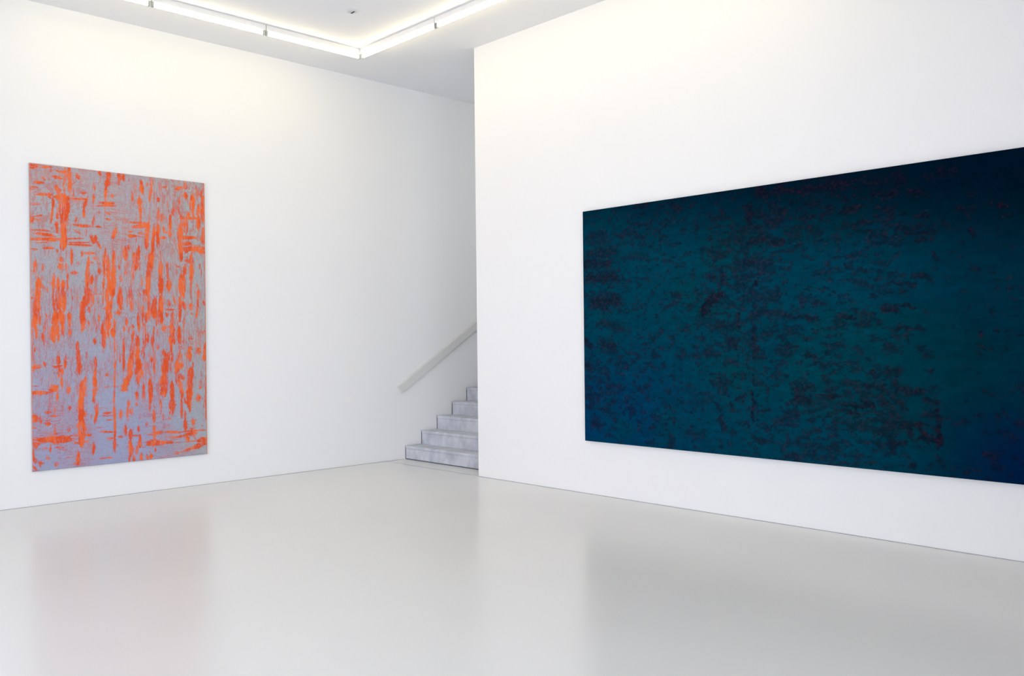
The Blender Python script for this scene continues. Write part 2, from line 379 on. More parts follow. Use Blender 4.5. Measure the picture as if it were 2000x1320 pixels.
STROKES_ORANGE = (
    "-2,2948,61,2953,30,80;-2,2969,190,2963,15,50;89,2944,196,2969,18,60;196,2969,190,2908,15,60;89,2926,139,2841,1"
    "2,50;122,2857,144,2842,36,60;39,2800,122,2803,24,80;144,2793,178,2742,18,60;-3,2729,72,2737,54,60;66,2685,200,"
    "2698,24,90;172,2705,194,2658,37,70;212,2874,286,2864,25,90;235,2938,338,2931,22,70;362,2990,361,2854,31,90;364"
    ",2854,364,2737,28,95;390,2863,384,2813,37,50;431,2924,449,2882,37,60;321,2979,314,2719,25,60;240,2785,268,2708"
    ",43,90;268,2678,343,2673,68,100;223,2679,360,2681,43,100;378,2676,525,2681,19,95;407,2648,489,2650,12,50;525,2"
    "691,495,2588,28,95;495,2588,494,2501,22,90;466,2744,519,2746,22,80;396,2765,395,2703,19,60;590,2729,590,2666,2"
    "2,85;597,2886,591,2747,25,50;584,2659,584,2596,16,60;590,2509,577,2420,19,70;646,2980,658,2944,32,70;655,2943,"
    "639,2740,16,50;740,2998,737,2896,41,100;737,2908,712,2829,44,100;712,2842,702,2708,22,90;702,2721,696,2543,10,"
    "60;696,2543,689,2365,6,50;644,2658,791,2669,29,70;632,2626,791,2643,18,85;711,2563,754,2551,18,85;711,2500,753"
    ",2497,18,85;730,2723,711,2646,16,80;842,2981,845,2914,38,90;839,2913,842,2856,14,60;773,2760,773,2728,22,80;80"
    "9,2418,771,2301,32,90;209,2660,208,2562,21,95;203,2574,188,2420,17,90;188,2420,191,2359,9,50;268,2635,291,2477"
    ",68,60;303,2663,313,2252,55,75;343,2660,342,2525,37,85;302,2534,295,2250,43,90;245,2516,245,2461,24,80;239,241"
    "8,244,2333,49,70;342,2525,336,2450,31,80;-4,2483,21,2419,54,85;32,2438,93,2431,21,80;38,2468,110,2486,18,50;-3"
    ",2582,105,2601,21,60;-4,2333,165,2339,18,60;43,2306,216,2294,27,70;-4,2237,488,2288,15,80;418,2494,418,2451,19"
    ",70;394,2418,553,2412,31,55;613,2416,649,2413,25,60;394,2375,470,2330,22,65;565,2325,565,2268,25,85;604,2321,6"
    "01,2271,25,80;638,2569,638,2550,25,60;512,2390,511,2315,16,50;842,2981,845,2914,38,90;880,2982,885,2912,32,90;"
    "842,2907,842,2856,13,60;942,2957,945,2912,13,60;1002,2893,1002,2841,26,60;977,2813,973,2709,19,60;1070,2933,10"
    "66,2867,29,100;1066,2880,1076,2816,39,100;1076,2829,1085,2791,20,90;1046,2755,1049,2664,42,100;1053,2690,1059,"
    "2574,26,100;1059,2587,1058,2509,16,90;1177,2978,1173,2872,30,70;1170,2885,1156,2739,33,65;1156,2753,1155,2530,"
    "23,50;1131,2920,1128,2880,16,60;1295,2889,1335,2896,20,75;1262,2915,1262,2895,17,60;1245,2774,1245,2728,30,75;"
    "1244,2643,1244,2537,23,85;1281,2593,1280,2533,53,60;937,2486,1129,2492,19,75;981,2444,1136,2466,36,95;1136,249"
    "6,1115,2305,39,95;978,2464,981,2419,16,60;930,2344,1006,2349,29,80;924,2389,975,2392,16,60;1026,2376,1103,2375"
    ",26,70;1198,2468,1187,2309,30,90;1240,2491,1233,2312,33,100;1300,2469,1300,2409,23,80;1374,2608,1367,2414,27,8"
    "0;1367,2414,1366,2374,40,90;1293,2409,1373,2401,20,70;1266,2348,1319,2351,26,80;1401,2683,1401,2603,33,70;1368"
    ",2667,1374,2621,23,70;1443,2888,1539,2898,47,70;1538,2857,1545,2797,40,95;1539,2965,1546,2898,34,60;1375,2841,"
    "1443,2894,17,60;1348,2745,1382,2815,20,50;1621,2839,1617,2662,54,80;1617,2662,1641,2583,27,80;1572,2645,1572,2"
    "598,30,90;1476,2576,1669,2586,27,90;1544,2575,1543,2414,40,75;1470,2783,1476,2610,34,60;1496,2611,1496,2477,34"
    ",60;1683,2614,1683,2471,41,95;1734,2836,1732,2564,41,75;1739,2496,1738,2346,34,70;1691,2737,1676,2613,27,80;14"
    "82,2490,1474,2328,54,90;1468,2361,1640,2376,34,95;1724,2392,1731,2345,41,90;1671,2952,1677,2804,41,50;1741,291"
    "9,1712,2834,27,60;-4,2244,244,2261,24,90;142,2254,233,2257,34,95;313,2302,307,2179,37,95;284,2300,289,2147,37,"
    "80;290,2270,347,2271,25,90;370,2279,488,2286,12,70;336,2236,559,2251,12,85;336,2218,559,2222,19,95;562,2320,56"
    "2,2257,16,80;601,2304,583,2252,35,95;613,2267,655,2194,22,80;-5,2214,159,2225,18,60;114,2167,210,2170,19,85;9,"
    "2152,59,2149,15,75;244,2154,244,2135,21,80;376,2165,375,2022,22,85;472,2158,472,2108,20,85;466,2108,466,2014,9"
    ",50;493,2137,594,2143,22,85;594,2102,594,2083,31,80;534,2099,531,2005,25,95;525,2023,515,1786,34,95;552,2047,5"
    "82,2048,14,70;434,2050,434,2019,19,75;372,1939,419,1940,28,95;278,2085,277,2042,34,85;266,2011,272,1981,46,90;"
    "563,1912,557,1837,34,90;636,1985,642,1941,28,90;700,2190,694,2107,19,80;688,2120,684,1924,28,90;721,2115,726,1"
    "875,35,90;726,1894,756,1710,44,95;780,2188,776,2029,25,95;776,2055,775,1755,41,85;769,1774,772,1711,22,90;681,"
    "1886,677,1778,25,80;674,1791,668,1626,13,80;708,1785,713,1640,32,95;719,1652,725,1494,51,85;750,1697,750,1583,"
    "16,70;843,1789,843,1597,38,85;818,1731,818,1635,26,70;826,2031,826,1999,16,70;844,1930,850,1853,19,50;818,1565"
    ",824,1533,35,80;42,2079,41,1862,30,45;69,1869,71,1760,45,85;63,1778,54,1639,48,95;57,1682,40,1489,54,95;85,181"
    "5,124,1768,24,85;108,2010,108,1949,24,50;-5,1938,30,1937,15,60;-6,1899,36,1898,18,60;-6,1677,21,1678,21,80;-6,"
    "1746,35,1747,24,50;146,1781,146,1738,15,50;209,1911,202,1740,27,85;202,1752,207,1490,24,75;248,1876,245,1741,3"
    "1,90;242,1759,253,1558,43,90;294,1853,291,1761,31,90;288,1773,293,1570,46,95;337,1934,337,1768,18,85;340,1780,"
    "334,1700,12,60;323,2026,326,1946,31,60;264,1564,264,1490,37,80;213,1533,213,1490,37,85;345,1540,344,1491,28,95"
    ";515,1798,527,1686,50,95;521,1723,491,1611,62,100;467,1660,461,1492,34,85;479,1629,479,1492,37,80;572,1718,571"
    ",1637,22,85;551,1774,551,1693,19,80;526,1599,538,1549,37,60;593,1728,653,1733,9,60;599,1788,599,1738,9,50;556,"
    "1630,550,1593,13,60;664,1582,689,1570,25,60;380,1701,368,1565,12,45;930,2336,981,2339,23,80;1006,2351,1006,228"
    "6,16,60;975,2345,1096,2344,10,60;1119,2359,1115,2221,36,95;1187,2363,1177,2173,30,90;1177,2205,1166,2008,33,95"
    ";1240,2367,1239,2222,30,95;1213,2313,1253,2276,20,50;1266,2349,1319,2350,20,85;1475,2384,1487,2116,40,80;1494,"
    "2184,1487,2110,30,90;1468,2370,1640,2378,24,95;1731,2402,1731,2320,41,75;1508,2299,1598,2308,37,90;1591,2290,1"
    "675,2299,17,60;1494,2244,1752,2263,47,100;1674,2228,1752,2219,34,100;1529,2226,1556,2214,34,90;895,2221,898,20"
    "99,39,95;930,2255,933,2198,26,85;1035,2229,1018,2086,39,100;987,2181,986,2071,26,80;1005,2111,1005,2008,52,100"
    ";1044,2068,1037,1996,13,50;929,2069,932,2036,26,60;826,2031,829,1993,22,60;1154,2191,1127,1987,33,90;1127,2007"
    ",1123,1765,39,100;1147,1994,1139,1759,20,90;1120,1791,1087,1731,52,95;1133,1778,1131,1497,29,80;1087,1731,1093"
    ",1653,26,80;1108,2195,1108,2104,13,60;1259,2197,1265,2151,46,45;1265,2085,1258,1933,40,70;1264,1947,1264,1755,"
    "46,90;1263,1742,1256,1498,46,95;1197,1708,1184,1596,39,95;1184,1629,1183,1498,59,90;1332,2108,1337,1910,27,70;"
    "1351,1897,1350,1804,53,85;967,2038,966,1896,23,75;979,1948,972,1832,13,50;853,1930,853,1879,38,50;891,1970,897"
    ",1938,26,60;843,1789,843,1597,38,90;941,1805,946,1657,32,75;946,1670,952,1567,23,85;827,1559,827,1533,38,80;10"
    "68,1900,1068,1822,16,60;1029,1756,1042,1717,26,60;1074,1627,1067,1497,23,80;998,1820,997,1768,10,50;1399,2085,"
    "1466,2048,27,60;1372,2071,1378,2004,17,50;1535,2119,1597,2108,40,80;1597,2183,1600,2061,34,95;1600,2088,1596,1"
    "899,47,95;1593,1926,1592,1764,17,85;1592,1771,1592,1703,10,50;1528,2065,1520,1957,34,80;1486,1962,1485,1728,54"
    ",85;1514,1950,1513,1728,34,90;1465,1727,1470,1500,33,80;1499,1674,1526,1594,40,75;1695,2079,1694,1923,34,50;16"
    "76,1814,1672,1712,24,90;1672,1725,1657,1515,19,85;1588,1656,1588,1582,37,85;1735,1686,1742,1645,27,80;1350,167"
    "8,1349,1625,36,85;1397,1739,1417,1646,20,60;1309,1585,1403,1586,20,70;1383,1579,1376,1499,30,70;1316,1545,1322"
    ",1512,30,60;1411,1839,1424,1826,33,50;1659,1867,1665,1834,14,60;1744,2102,1747,1966,14,50;40,1538,34,1412,45,9"
    "0;23,1442,39,1364,36,90;39,1382,42,1292,21,80;81,1527,75,1418,24,70;6,1394,11,1214,15,60;39,1207,33,1165,21,80"
    ";129,1527,134,1491,18,50;123,1430,117,1333,21,55;106,1321,133,1224,48,45;153,1254,153,1194,18,50;219,1540,218,"
    "1412,61,95;213,1431,201,1303,49,95;190,1339,201,1260,46,100;241,1418,246,1260,24,90;273,1541,281,1412,31,95;28"
    "4,1437,283,1320,28,95;304,1529,298,1431,18,60;345,1536,347,1462,34,100;350,1474,347,1394,22,70;347,1369,350,13"
    "26,28,95;352,1326,352,1295,18,60;352,1203,349,1172,15,50;473,1543,475,1413,50,95;478,1450,475,1375,47,85;461,1"
    "382,460,1282,12,50;422,1252,419,1153,25,95;419,1177,430,1041,34,95;430,1066,429,935,37,95;442,1034,459,990,19,"
    "85;526,1463,529,1419,16,70;631,1520,628,1457,22,70;609,1419,597,1356,11,50;585,1281,585,1231,25,75;731,1546,72"
    "5,1483,51,90;713,1508,724,1382,51,70;676,1445,682,1356,51,70;664,1388,669,1312,38,95;682,1337,675,1236,38,95;6"
    "72,1274,672,1192,32,100;715,1382,718,1299,19,90;780,1477,780,1375,19,90;761,1382,767,1299,44,95;779,1305,781,1"
    "044,14,80;781,1057,778,968,19,95;778,981,771,708,13,70;817,1547,817,1535,38,80;510,1157,504,1082,14,60;590,108"
    "0,590,980,25,80;587,980,583,886,22,80;580,899,583,799,41,85;565,762,595,767,38,80;577,767,571,718,25,80;217,12"
    "17,217,1162,15,60;246,1174,245,1088,18,60;240,1095,242,1033,37,90;200,1016,262,1015,43,70;251,1003,256,954,24,"
    "90;308,1112,302,989,25,85;276,990,273,929,28,90;242,954,242,893,18,80;267,898,273,806,24,85;5,1004,88,1017,33,"
    "75;110,1055,121,1013,24,70;-1,980,10,968,24,50;494,890,476,822,25,95;464,847,464,723,56,100;160,793,227,808,49"
    ",70;171,823,239,817,13,80;-4,765,154,757,30,90;336,803,330,748,37,70;-1,827,54,822,15,50;637,799,704,793,25,60"
    ";698,787,858,780,10,60;698,920,704,901,28,70;729,1058,729,1039,25,60;831,1132,831,1037,14,60;482,766,553,762,1"
    "9,50;377,888,382,814,12,50;855,793,858,742,16,70;657,1167,663,1142,19,50;860,1215,859,972,13,40;901,1484,901,1"
    "407,22,80;876,1394,876,1356,22,70;964,1420,964,1381,23,75;926,1394,926,1304,16,50;977,1369,963,1233,39,60;957,"
    "1246,950,1079,39,65;950,1104,931,950,51,85;928,989,924,854,51,85;911,887,873,773,51,90;848,787,892,753,38,85;8"
    "69,1260,872,1119,22,90;872,1132,868,946,19,95;862,921,864,857,16,50;831,1132,831,1037,11,50;1019,1524,1028,136"
    "8,26,85;1015,1304,1011,1161,32,95;1011,1194,1007,1032,39,100;1014,1071,1020,954,52,100;1020,986,1026,883,71,10"
    "0;1013,903,1012,805,36,90;1006,806,1006,735,13,60;1052,1018,1052,966,26,70;1109,1551,1099,1447,29,90;1067,1550"
    ",1073,1420,26,75;1086,1433,1085,1349,26,70;1085,1362,1085,1186,33,85;1121,1329,1117,1238,26,75;1072,1199,1065,"
    "1057,32,60;1177,1552,1177,1499,33,90;1223,1552,1216,1421,33,65;1266,1553,1269,1427,30,95;1183,1401,1179,1296,1"
    "6,80;1170,1309,1166,1198,29,90;1176,1198,1175,1093,13,60;1159,1080,1159,1028,29,90;1188,1073,1188,1001,20,80;1"
    "178,1015,1181,916,20,90;1231,1210,1225,1158,20,80;1222,1362,1222,1302,33,50;1288,1408,1285,1368,40,95;1295,139"
    "5,1315,1395,26,90;1335,1401,1402,1398,27,85;1389,1554,1375,1414,33,90;1382,1428,1381,1282,47,95;1382,1308,1368"
    ",1229,66,100;1402,1261,1401,1215,23,90;1368,1235,1367,1122,23,85;1374,1135,1374,1016,20,70;1364,1030,1360,917,"
    "13,70;1281,1150,1307,1064,40,80;1347,1129,1320,1064,30,85;1320,1097,1320,1031,53,90;1297,1044,1296,886,66,100;"
    "1293,912,1285,682,73,85;1464,1555,1463,1448,20,80;1511,1495,1504,1395,17,70;1456,1401,1463,1314,30,95;1456,132"
    "8,1462,1227,43,100;1497,1254,1503,1234,27,70;1455,1187,1496,1160,23,70;1462,1141,1462,1047,40,60;1434,1034,143"
    "4,928,47,80;1482,1033,1475,953,33,85;1407,969,1413,888,23,70;1461,887,1495,832,40,70;1434,888,1426,788,40,65;1"
    "454,820,1487,672,40,75;1369,797,1372,677,40,100;1565,1179,1593,1159,34,85;1565,1159,1571,1044,37,95;1565,1280,"
    "1600,1273,34,60;1537,1119,1540,1045,10,50;1606,1017,1598,943,17,85;1585,957,1574,809,57,100;1570,836,1569,668,"
    "54,100;1664,1557,1653,1510,24,90;1726,1354,1740,1333,34,60;1662,1157,1676,1103,37,80;1669,1171,1697,1157,14,60"
    ";1747,1217,1732,1088,27,95;1732,1095,1735,1034,41,100;1681,750,1688,723,24,70;1749,877,1748,659,8,80;1070,784,"
    "1070,693,32,90;1064,823,1076,783,13,60;1135,846,1141,689,39,70;1148,767,1147,689,33,80;999,716,999,696,32,100;"
    "1116,925,1155,858,26,50;1532,1462,1643,1449,20,40;1594,1550,1601,1536,27,60;1322,1540,1329,1514,40,50;-4,760,1"
    "48,756,27,85;159,779,227,779,30,80;324,768,330,744,34,70;230,749,227,682,18,85;464,793,452,682,50,100;452,713,"
    "446,558,50,100;452,583,451,440,59,95;451,477,450,291,65,95;445,329,450,214,50,100;583,756,571,700,28,80;571,70"
    "7,570,607,25,70;588,612,600,511,31,80;594,524,575,431,25,80;549,520,546,477,16,60;606,655,606,567,16,60;771,76"
    "0,764,589,14,85;767,601,773,429,22,95;773,455,772,239,19,95;769,258,768,131,24,95;341,614,341,577,22,75;411,58"
    "5,416,560,25,70;388,710,393,530,12,40;-2,526,47,511,54,95;-2,490,47,493,30,90;72,521,75,467,27,85;114,494,158,"
    "497,24,60;119,458,158,449,36,85;120,566,170,566,24,80;204,616,204,567,12,60;164,524,232,523,15,60;181,447,215,"
    "442,24,60;206,421,200,348,18,70;334,399,329,363,22,85;-3,424,30,419,21,60;192,352,226,349,12,60;8,322,69,305,3"
    "0,60;52,300,191,294,48,95;147,295,351,284,67,95;2,268,57,263,36,90;24,254,30,230,36,80;340,319,415,316,15,70;3"
    "51,250,456,235,19,70;480,313,545,308,19,80;468,246,515,251,19,90;160,242,160,182,19,80;90,212,129,221,21,60;20"
    "8,217,311,186,21,75;118,125,157,115,21,80;18,129,29,80,24,75;60,83,79,75,36,85;68,70,70,45,18,80;213,67,213,31"
    ",24,75;282,115,345,109,15,50;225,109,259,105,18,50;418,151,414,22,28,90;421,182,418,145,12,50;566,219,559,119,"
    "24,85;362,46,365,21,18,60;374,38,391,49,12,50;622,63,682,64,13,70;689,66,744,61,14,70;666,522,733,524,22,80;63"
    "0,572,739,578,16,50;648,498,758,494,13,50;696,451,764,449,14,60;623,340,757,323,16,60;575,375,696,384,9,40;695"
    ",261,757,259,19,70;806,268,849,264,19,60;835,540,835,463,22,85;709,630,758,627,13,40;191,148,259,154,6,30;124,"
    "161,129,136,12,50;2,220,13,105,18,60;2,47,29,2,36,60;842,750,892,748,26,90;999,711,1002,639,26,90;993,608,996,"
    "582,26,70;910,638,913,567,26,80;938,559,941,495,29,90;904,568,900,420,26,65;878,390,878,281,29,80;835,534,832,"
    "464,26,80;821,267,846,265,19,70;931,341,928,226,35,100;928,239,927,162,32,70;931,181,933,71,42,95;946,134,956,"
    "120,26,90;921,72,914,9,19,80;1027,515,1024,438,13,40;1011,361,1014,309,23,70;1029,269,1029,191,23,70;1026,211,"
    "1022,140,32,95;994,149,990,78,26,85;962,62,961,4,29,80;982,266,1023,263,16,70;940,270,997,266,13,75;1041,67,10"
    "38,9,32,95;1096,55,1105,9,29,85;1138,51,1141,18,39,85;1070,746,1069,642,32,80;1141,743,1144,612,39,90;1131,619"
    ",1130,509,20,80;1173,526,1175,388,33,85;1176,584,1179,545,20,60;1175,355,1178,296,29,90;1175,290,1178,218,26,9"
    "0;1106,266,1165,264,10,60;1158,281,1283,278,30,95;1297,280,1458,264,23,95;1444,269,1721,267,17,85;1101,393,109"
    "7,367,23,60;1062,435,1068,428,26,50;1285,736,1259,685,53,70;1245,620,1248,521,23,80;1248,521,1245,475,16,60;12"
    "71,473,1271,407,16,60;1372,745,1372,599,40,100;1372,626,1371,500,60,80;1364,507,1364,454,40,60;1324,417,1357,4"
    "15,20,70;1337,443,1337,416,17,70;1481,727,1484,640,30,95;1473,627,1472,420,23,85;1514,632,1535,570,40,85;1563,"
    "744,1562,596,61,100;1559,629,1558,522,44,100;1569,521,1565,474,17,60;1514,491,1513,391,23,70;1510,391,1513,283"
    ",37,95;1596,391,1603,344,37,85;1603,351,1602,276,20,70;1568,293,1595,290,24,70;1660,651,1659,597,47,90;1702,61"
    "5,1709,608,17,60;1744,715,1744,388,10,80;1730,648,1714,336,17,40;1700,316,1700,310,20,50;1597,546,1666,556,20,"
    "50;1370,208,1512,226,20,85;1512,230,1630,247,34,95;1336,204,1390,213,27,60;1519,229,1546,167,34,95;1602,222,16"
    "29,166,13,60;1756,169,1664,163,41,100;1749,142,1636,152,27,90;1706,139,1713,105,41,90;1756,115,1685,107,27,80;"
    "1699,109,1594,82,47,100;1608,84,1491,58,23,90;1383,48,1437,46,27,80;1491,58,1430,43,13,60;1282,18,1389,27,10,5"
    "0;1190,14,1256,10,10,60;1087,186,1165,179,26,80;1152,187,1191,171,72,100;1165,173,1283,163,46,100;1296,165,137"
    "6,161,26,95;1396,153,1526,155,12,70;1526,158,1629,156,12,70;1093,160,1151,155,20,70;1184,125,1190,59,16,60;104"
    "8,144,1087,141,10,50;1125,92,1151,50,13,40")

